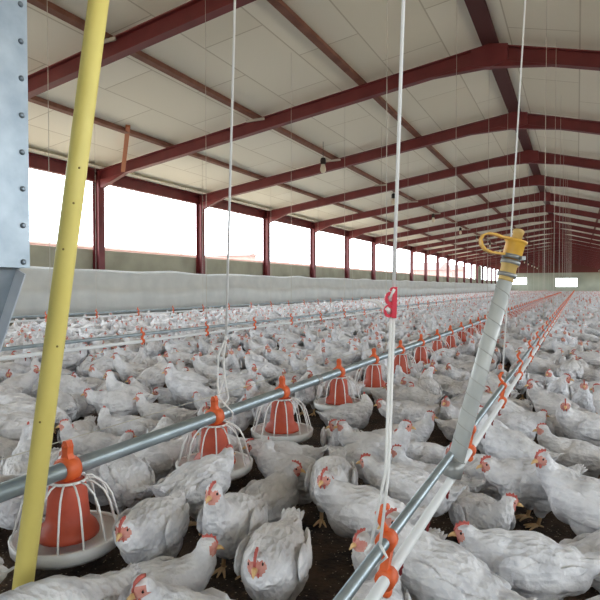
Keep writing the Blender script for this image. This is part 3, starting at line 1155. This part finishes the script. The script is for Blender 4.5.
def tree_bm(bm):
    t_ = BVHTree.FromBMesh(bm); bm.free(); return t_


OB = []
bm = B()
for x_, z0_, z1_, r_ in ((X1, .31, .45, .03), (X2, .31, .45, .03), (X3, .31, .45, .03), (XF, .318, .465, .032)):
    for q in range(60): box(bm, (x_ - r_, .5 + q * .3, z0_), (x_ + r_, .8 + q * .3, z1_))
box(bm, (XF - .15, .1, .28), (XF + .15, .9, .9))
tube(bm, [YB, YB + (YT - YB) * .4], .03, 8)
tube(bm, [hb, hb + hdir * .3], .036, 8)
tube(bm, [(X3, 1.03, .2), (X3, 1.03, .7)], .03, 6)
OB.append(tree_bm(bm))
bm = B()
for px_, py_ in PANS[:18]: lathe(bm, [(.15, .07), (.184, .10), (.184, .145), (.165, .2), (.145, .26), (.12, .30), (.06, .33)], 16, (px_, py_, 0))
OB.append(tree_bm(bm))
tgrid = {}


def ok(ds, key, x, y, rz, sc, slack=1.0):
    for (a, b, r) in ds:
        if a - r < XL + .5 or b < .2: return False
        gi, gj = int(math.floor(a / .3)), int(math.floor(b / .3))
        for i in (-1, 0, 1):
            for j in (-1, 0, 1):
                for (a2, b2, r2) in grid.get((gi + i, gj + j), ()):
                    if (a - a2) ** 2 + (b - b2) ** 2 < ((r + r2) * slack) ** 2: return False
    t_ = tree_of(x, y, rz, key, sc)
    for o_ in OB:
        if t_.overlap(o_): return False
    gi, gj = int(math.floor(x / .7)), int(math.floor(y / .7))
    for i in (-1, 0, 1):
        for j in (-1, 0, 1):
            for o_ in tgrid.get((gi + i, gj + j), ()):
                if t_.overlap(o_): return False
    return True


def add(x, y, rz, key, sc, label=None):
    for d_ in discs_of(x, y, rz, key, sc):
        grid.setdefault((int(math.floor(d_[0] / .3)), int(math.floor(d_[1] / .3))), []).append(d_)
    tgrid.setdefault((int(math.floor(x / .7)), int(math.floor(y / .7))), []).append(tree_of(x, y, rz, key, sc))
    placed.append((x, y, rz, key, sc, label))


K_UP, K_SL, K_SR, K_LOW, K_PK, K_SIT, K_SITL, K_SITR, K_REST = KEYS
# birds that can be told one by one in the photograph: column, row of the body's middle, pose, facing (0 right, 90 away, 180 left, 270 to us), label
NEAR = [
    (100, 450, K_SIT, 188, 'white chicken sitting just behind the orange saddle by the yellow pipe'),
    (118, 405, K_LOW, 185, 'big white chicken standing in profile right of the yellow pipe, head to the left'),
    (26, 417, K_PK, 5, 'white chicken stooping towards the yellow pipe from its left'),
    (166, 418, K_SIT, 180, 'white chicken just beyond the feed pipe, its head towards the profile bird'),
    (192, 394, K_UP, 180, 'white chicken with pink face left of the orange pan clamp'),
    (136, 374, K_UP, 190, 'tall upright white chicken behind the big profile bird'),
    (286, 460, K_REST, 178, 'white chicken crouched below the second and third pans, head by the grill'),
    (312, 440, K_SITR, 300, 'white chicken sitting to the right of the crouched bird below the pans'),
    (374, 451, K_SIT, 182, 'white chicken with lifted neck left of the adjuster rope'),
    (345, 415, K_SITL, 20, 'white chicken facing right just below the fourth orange pan'),
    (398, 441, K_SIT, 2, 'white chicken right of the adjuster rope facing right towards the hose'),
    (428, 458, K_SITR, 190, 'white chicken sitting low between the adjuster rope and the hose'),
    (580, 459, K_SIT, 165, 'large white chicken sitting low at the right edge, facing left'),
    (526, 452, K_UP, 120, 'white chicken beside the drinker line with its neck stretched up'),
    (548, 408, K_SL, 130, 'white chicken seen half from behind, right of the hose drinker line'),
    (590, 430, K_SL, 175, 'white chicken upright at the right edge with its head turned'),
    (155, 462, K_SIT, 8, 'white chicken under the feed pipe between yellow pipe and looped rope'),
    (12, 460, K_REST, 150, 'white chicken resting at the lower left of the yellow pipe'),
    (76, 406, K_REST, 10, 'white chicken resting right behind the yellow pipe'),
    (232, 366, K_UP, 275, 'white chicken facing us behind the white rope'),
    (100, 480, K_SITL, 200, 'white chicken sitting under the near end of the feed pipe'),
    (470, 432, K_REST, 350, 'white chicken resting behind the cloudy hose'),
]
for px, py, key, fc, lab in NEAR:
    zc = POSES[key]['z'] * .9
    p = at_z(px, py, zc)
    rz = TH + math.radians(fc)
    sc = .9
    best = None
    for tr in range(140):
        ex, ey_ = (0, 0) if tr == 0 else (random.gauss(0, .012 + .0012 * tr), random.gauss(0, .012 + .0012 * tr))
        rr = rz + (0 if tr < 12 else random.uniform(-.45, .45))
        if ok(discs_of(p.x + ex, p.y + ey_, rr, key, sc), key, p.x + ex, p.y + ey_, rr, sc, .62):
            best = (p.x + ex, p.y + ey_, rr); break
    if best: add(*best, key, sc, lab)
    else: print('no room for', lab)

W = [.15, .09, .09, .16, .03, .18, .12, .12, .06]


def in_view(x, y, m):
    q = proj((x, y, .15))
    return q is not None and -m < q[0] < 600 + m and q[1] < 640


tries = 0
DMAX = 9.6
while tries < 110000:
    tries += 1
    d = math.sqrt(random.uniform(1.25 ** 2, DMAX ** 2))
    u = random.uniform(-.78, .78)
    x, y = (FW * d + RT * (u * d)).xy
    if not in_view(x, y, 130): continue
    key = random.choices(KEYS, W)[0]
    fc = random.gauss(200, 75) if random.random() < .7 else random.uniform(0, 360)
    rz = TH + math.radians(fc)
    sc = random.uniform(.83, .95)
    ds = discs_of(x, y, rz, key, sc)
    if ok(ds, key, x, y, rz, sc, .74): add(x, y, rz, key, sc)


def depth_of(c): return Vector((c[0], c[1], 0)).dot(FW)


def shown(c):
    q = proj((c[0], c[1], .15))
    return -12 < q[0] < 612 and q[1] < 615


hand = [c for c in placed if c[5]]
rest = sorted([c for c in placed if not c[5] and shown(c)], key=depth_of)
INDIV = sorted(hand + rest[:300 - len(hand)], key=depth_of)
OVER = rest[300 - len(hand):] + [c for c in placed if not c[5] and not shown(c)]
print('chickens packed', len(placed), 'individual to depth', depth_of(INDIV[-1]))

protos = {}


def chicken_root(key):
    m = PM[key]
    t = put('chicken', m['body'])
    tag(t, 'x', 'chicken', 'white broiler chickens on the litter floor')
    for part in ('comb', 'beak', 'wattle', 'eye', 'wing', 'leg', 'tail'):
        for me in m[part]:
            put(part, me, t)
    return t


def zone(x):
    if x < X1: return 'by the white curtain'
    if x < X2: return 'between the two white-piped drinker lines'
    if x < XF: return 'between second drinker line and feed pipe'
    if x < X3: return 'between feed pipe and hose'
    return 'right of the hose line'


def facing(rz):
    h = Vector((math.cos(rz), math.sin(rz), 0))
    a, b = h.dot(RT), h.dot(FW)
    if abs(a) > abs(b): return 'facing right' if a > 0 else 'facing left'
    return 'facing away' if b > 0 else 'facing us'


cnt = {}
POSE_WORD = {K_UP: 'upright', K_SL: 'upright head-turned', K_SR: 'upright head-turned', K_LOW: 'level-necked', K_PK: 'pecking', K_SIT: 'sitting', K_SITL: 'sitting head-turned', K_SITR: 'sitting head-turned', K_REST: 'crouched'}
for i, (x, y, rz, key, sc, lab) in enumerate(INDIV):
    k = (POSE_WORD[key], facing(rz), zone(x))
    cnt[k] = cnt.get(k, 0) + 1
    if lab is None:
        o_ = '' if cnt[k] == 1 else ORD[cnt[k] - 1] + '-'
        lab = '%snearest %s white chicken %s, %s' % (o_, k[0], k[1], k[2])
    dep = depth_of((x, y))
    if dep < 4.9:
        if key not in protos:
            t = protos[key] = chicken_root(key)
        else:
            src = protos[key]
            t = src.copy(); COL.objects.link(t)
            for ch in src.children:
                c_ = ch.copy(); COL.objects.link(c_); c_.parent = t
        t['label'] = lab
    else:
        t = put('chicken', PM[key]['mid'])
        tag(t, lab, 'chicken', 'white broiler chickens on the litter floor')
    t.location = (x, y, 0.001)
    t.rotation_euler = (0, 0, rz)
    t.scale = (sc, sc, sc)

# the rest of the flock: one mass
dlim = DMAX
insts = [(x, y, rz, key, sc, 'low' if depth_of((x, y)) > 6 else 'mid') for x, y, rz, key, sc, _ in OVER]
d2 = DMAX - .1
sp = .272
for gy in np.arange(2.0, Y1 - 1, sp):
    for gx in np.arange(XL + .45, XR - .75, sp * 1.02):
        x = gx + random.uniform(-.07, .07); y = gy + random.uniform(-.07, .07)
        d = Vector((x, y, 0)).dot(FW)
        if d < DMAX - .05 or not in_view(x, y, 130): continue
        if random.random() < .06: continue
        key, rz, sc = random.choices(KEYS, W)[0], random.uniform(0, 2 * PI), random.uniform(.82, .94)
        gap = min(abs(x - lx) for lx in (X1, X2, X3, XF))
        if gap < .3 and PM[key]['headz'] > .3: key = random.choice([K_SIT, K_SITL, K_SITR, K_REST])
        ds = discs_of(x, y, rz, key, sc)
        if any(a - r_ < XL + .5 for a, b_, r_ in ds): continue
        if d < DMAX + .6 and any((a - a2) ** 2 + (b_ - b2) ** 2 < (r_ + r2) ** 2 for a, b_, r_ in ds for i in (-1, 0, 1) for j in (-1, 0, 1) for a2, b2, r2 in grid.get((int(math.floor(a / .3)) + i, int(math.floor(b_ / .3)) + j), ())): continue
        if abs(x - XF) < .5 and any((a - XF) ** 2 + (b_ - q) ** 2 < (r_ + .21) ** 2 for a, b_, r_ in ds for q in pys if abs(q - y) < .6): continue
        insts.append((x, y, rz, key, sc, 'low' if d < 22 else 'far'))
mats = [M['feather'], M['face'], M['comb'], M['eye'], M['beak'], M['leg']]
src = {}
for key in KEYS:
    for lod in ('mid', 'low', 'far'):
        me = PM[key][lod]
        me.calc_loop_triangles()
        v = np.empty(len(me.vertices) * 3, np.float32); me.vertices.foreach_get('co', v)
        tr = np.empty(len(me.loop_triangles) * 3, np.int32); me.loop_triangles.foreach_get('vertices', tr)
        mi = np.empty(len(me.loop_triangles), np.int32); me.loop_triangles.foreach_get('material_index', mi)
        src[key, lod] = (v.reshape(-1, 3), tr.reshape(-1, 3), mi)
VV, TT, MM = [], [], []
off = 0
for x, y, rz, key, sc, lod in insts:
    v, tr, mi = src[key, lod]
    ca, sa = math.cos(rz) * sc, math.sin(rz) * sc
    w = np.empty_like(v)
    w[:, 0] = v[:, 0] * ca - v[:, 1] * sa + x
    w[:, 1] = v[:, 0] * sa + v[:, 1] * ca + y
    w[:, 2] = v[:, 2] * sc + .001
    VV.append(w); TT.append(tr + off); MM.append(mi); off += len(v)
VV, TT, MM = np.concatenate(VV), np.concatenate(TT), np.concatenate(MM)
me = bpy.data.meshes.new('flock')
me.vertices.add(len(VV)); me.vertices.foreach_set('co', VV.ravel())
me.loops.add(len(TT) * 3); me.loops.foreach_set('vertex_index', TT.ravel())
me.polygons.add(len(TT)); me.polygons.foreach_set('loop_start', np.arange(0, len(TT) * 3, 3, dtype=np.int32))
me.polygons.foreach_set('material_index', MM)
me.polygons.foreach_set('use_smooth', np.ones(len(TT), bool))
for m in mats: me.materials.append(m)
me.update(); me.validate()
tag(put('chicken_flock', me), 'dense white flock of chickens covering the floor to the far wall', 'chickens', None, 'stuff')
print('flock birds', len(insts), 'tris', len(TT))

# ------------------------------------------------------------------ light
wd = bpy.data.worlds.new('world')
SC.world = wd
wd.use_nodes = True
nt = wd.node_tree
bg = nt.nodes['Background']
bg.inputs['Color'].default_value = (0.88, 0.95, 1.0, 1)
bg.inputs['Strength'].default_value = 7.5


def portal(loc, rot, sx, sy):
    l = bpy.data.lights.new('daylight_portal', 'AREA')
    l.shape = 'RECTANGLE'; l.size = sx; l.size_y = sy
    l.cycles.is_portal = True
    o = bpy.data.objects.new('daylight_portal', l)
    COL.objects.link(o); o.location = loc; o.rotation_euler = rot


zm, zhh = (SILL + WTOP) / 2, WTOP - SILL
portal((XL - .2, (Y0 + Y1) / 2, zm), (PI / 2, 0, -PI / 2), Y1 - Y0, zhh)
portal((XR + .2, (Y0 + Y1) / 2, (SILLR + WTOPR) / 2), (PI / 2, 0, PI / 2), Y1 - Y0, WTOPR - SILLR)
portal(((DX0 + DX1) / 2, Y0 - .25, 1.55), (PI / 2, 0, 0), DX1 - DX0, 3.1)

SC.view_settings.view_transform = 'Standard'
SC.view_settings.look = 'None'
SC.view_settings.gamma = 1.0
SC.view_settings.use_curve_mapping = False
SC.view_settings.exposure = 0.06
SC.cycles.max_bounces = 9
SC.cycles.diffuse_bounces = 7
SC.cycles.use_denoising = True
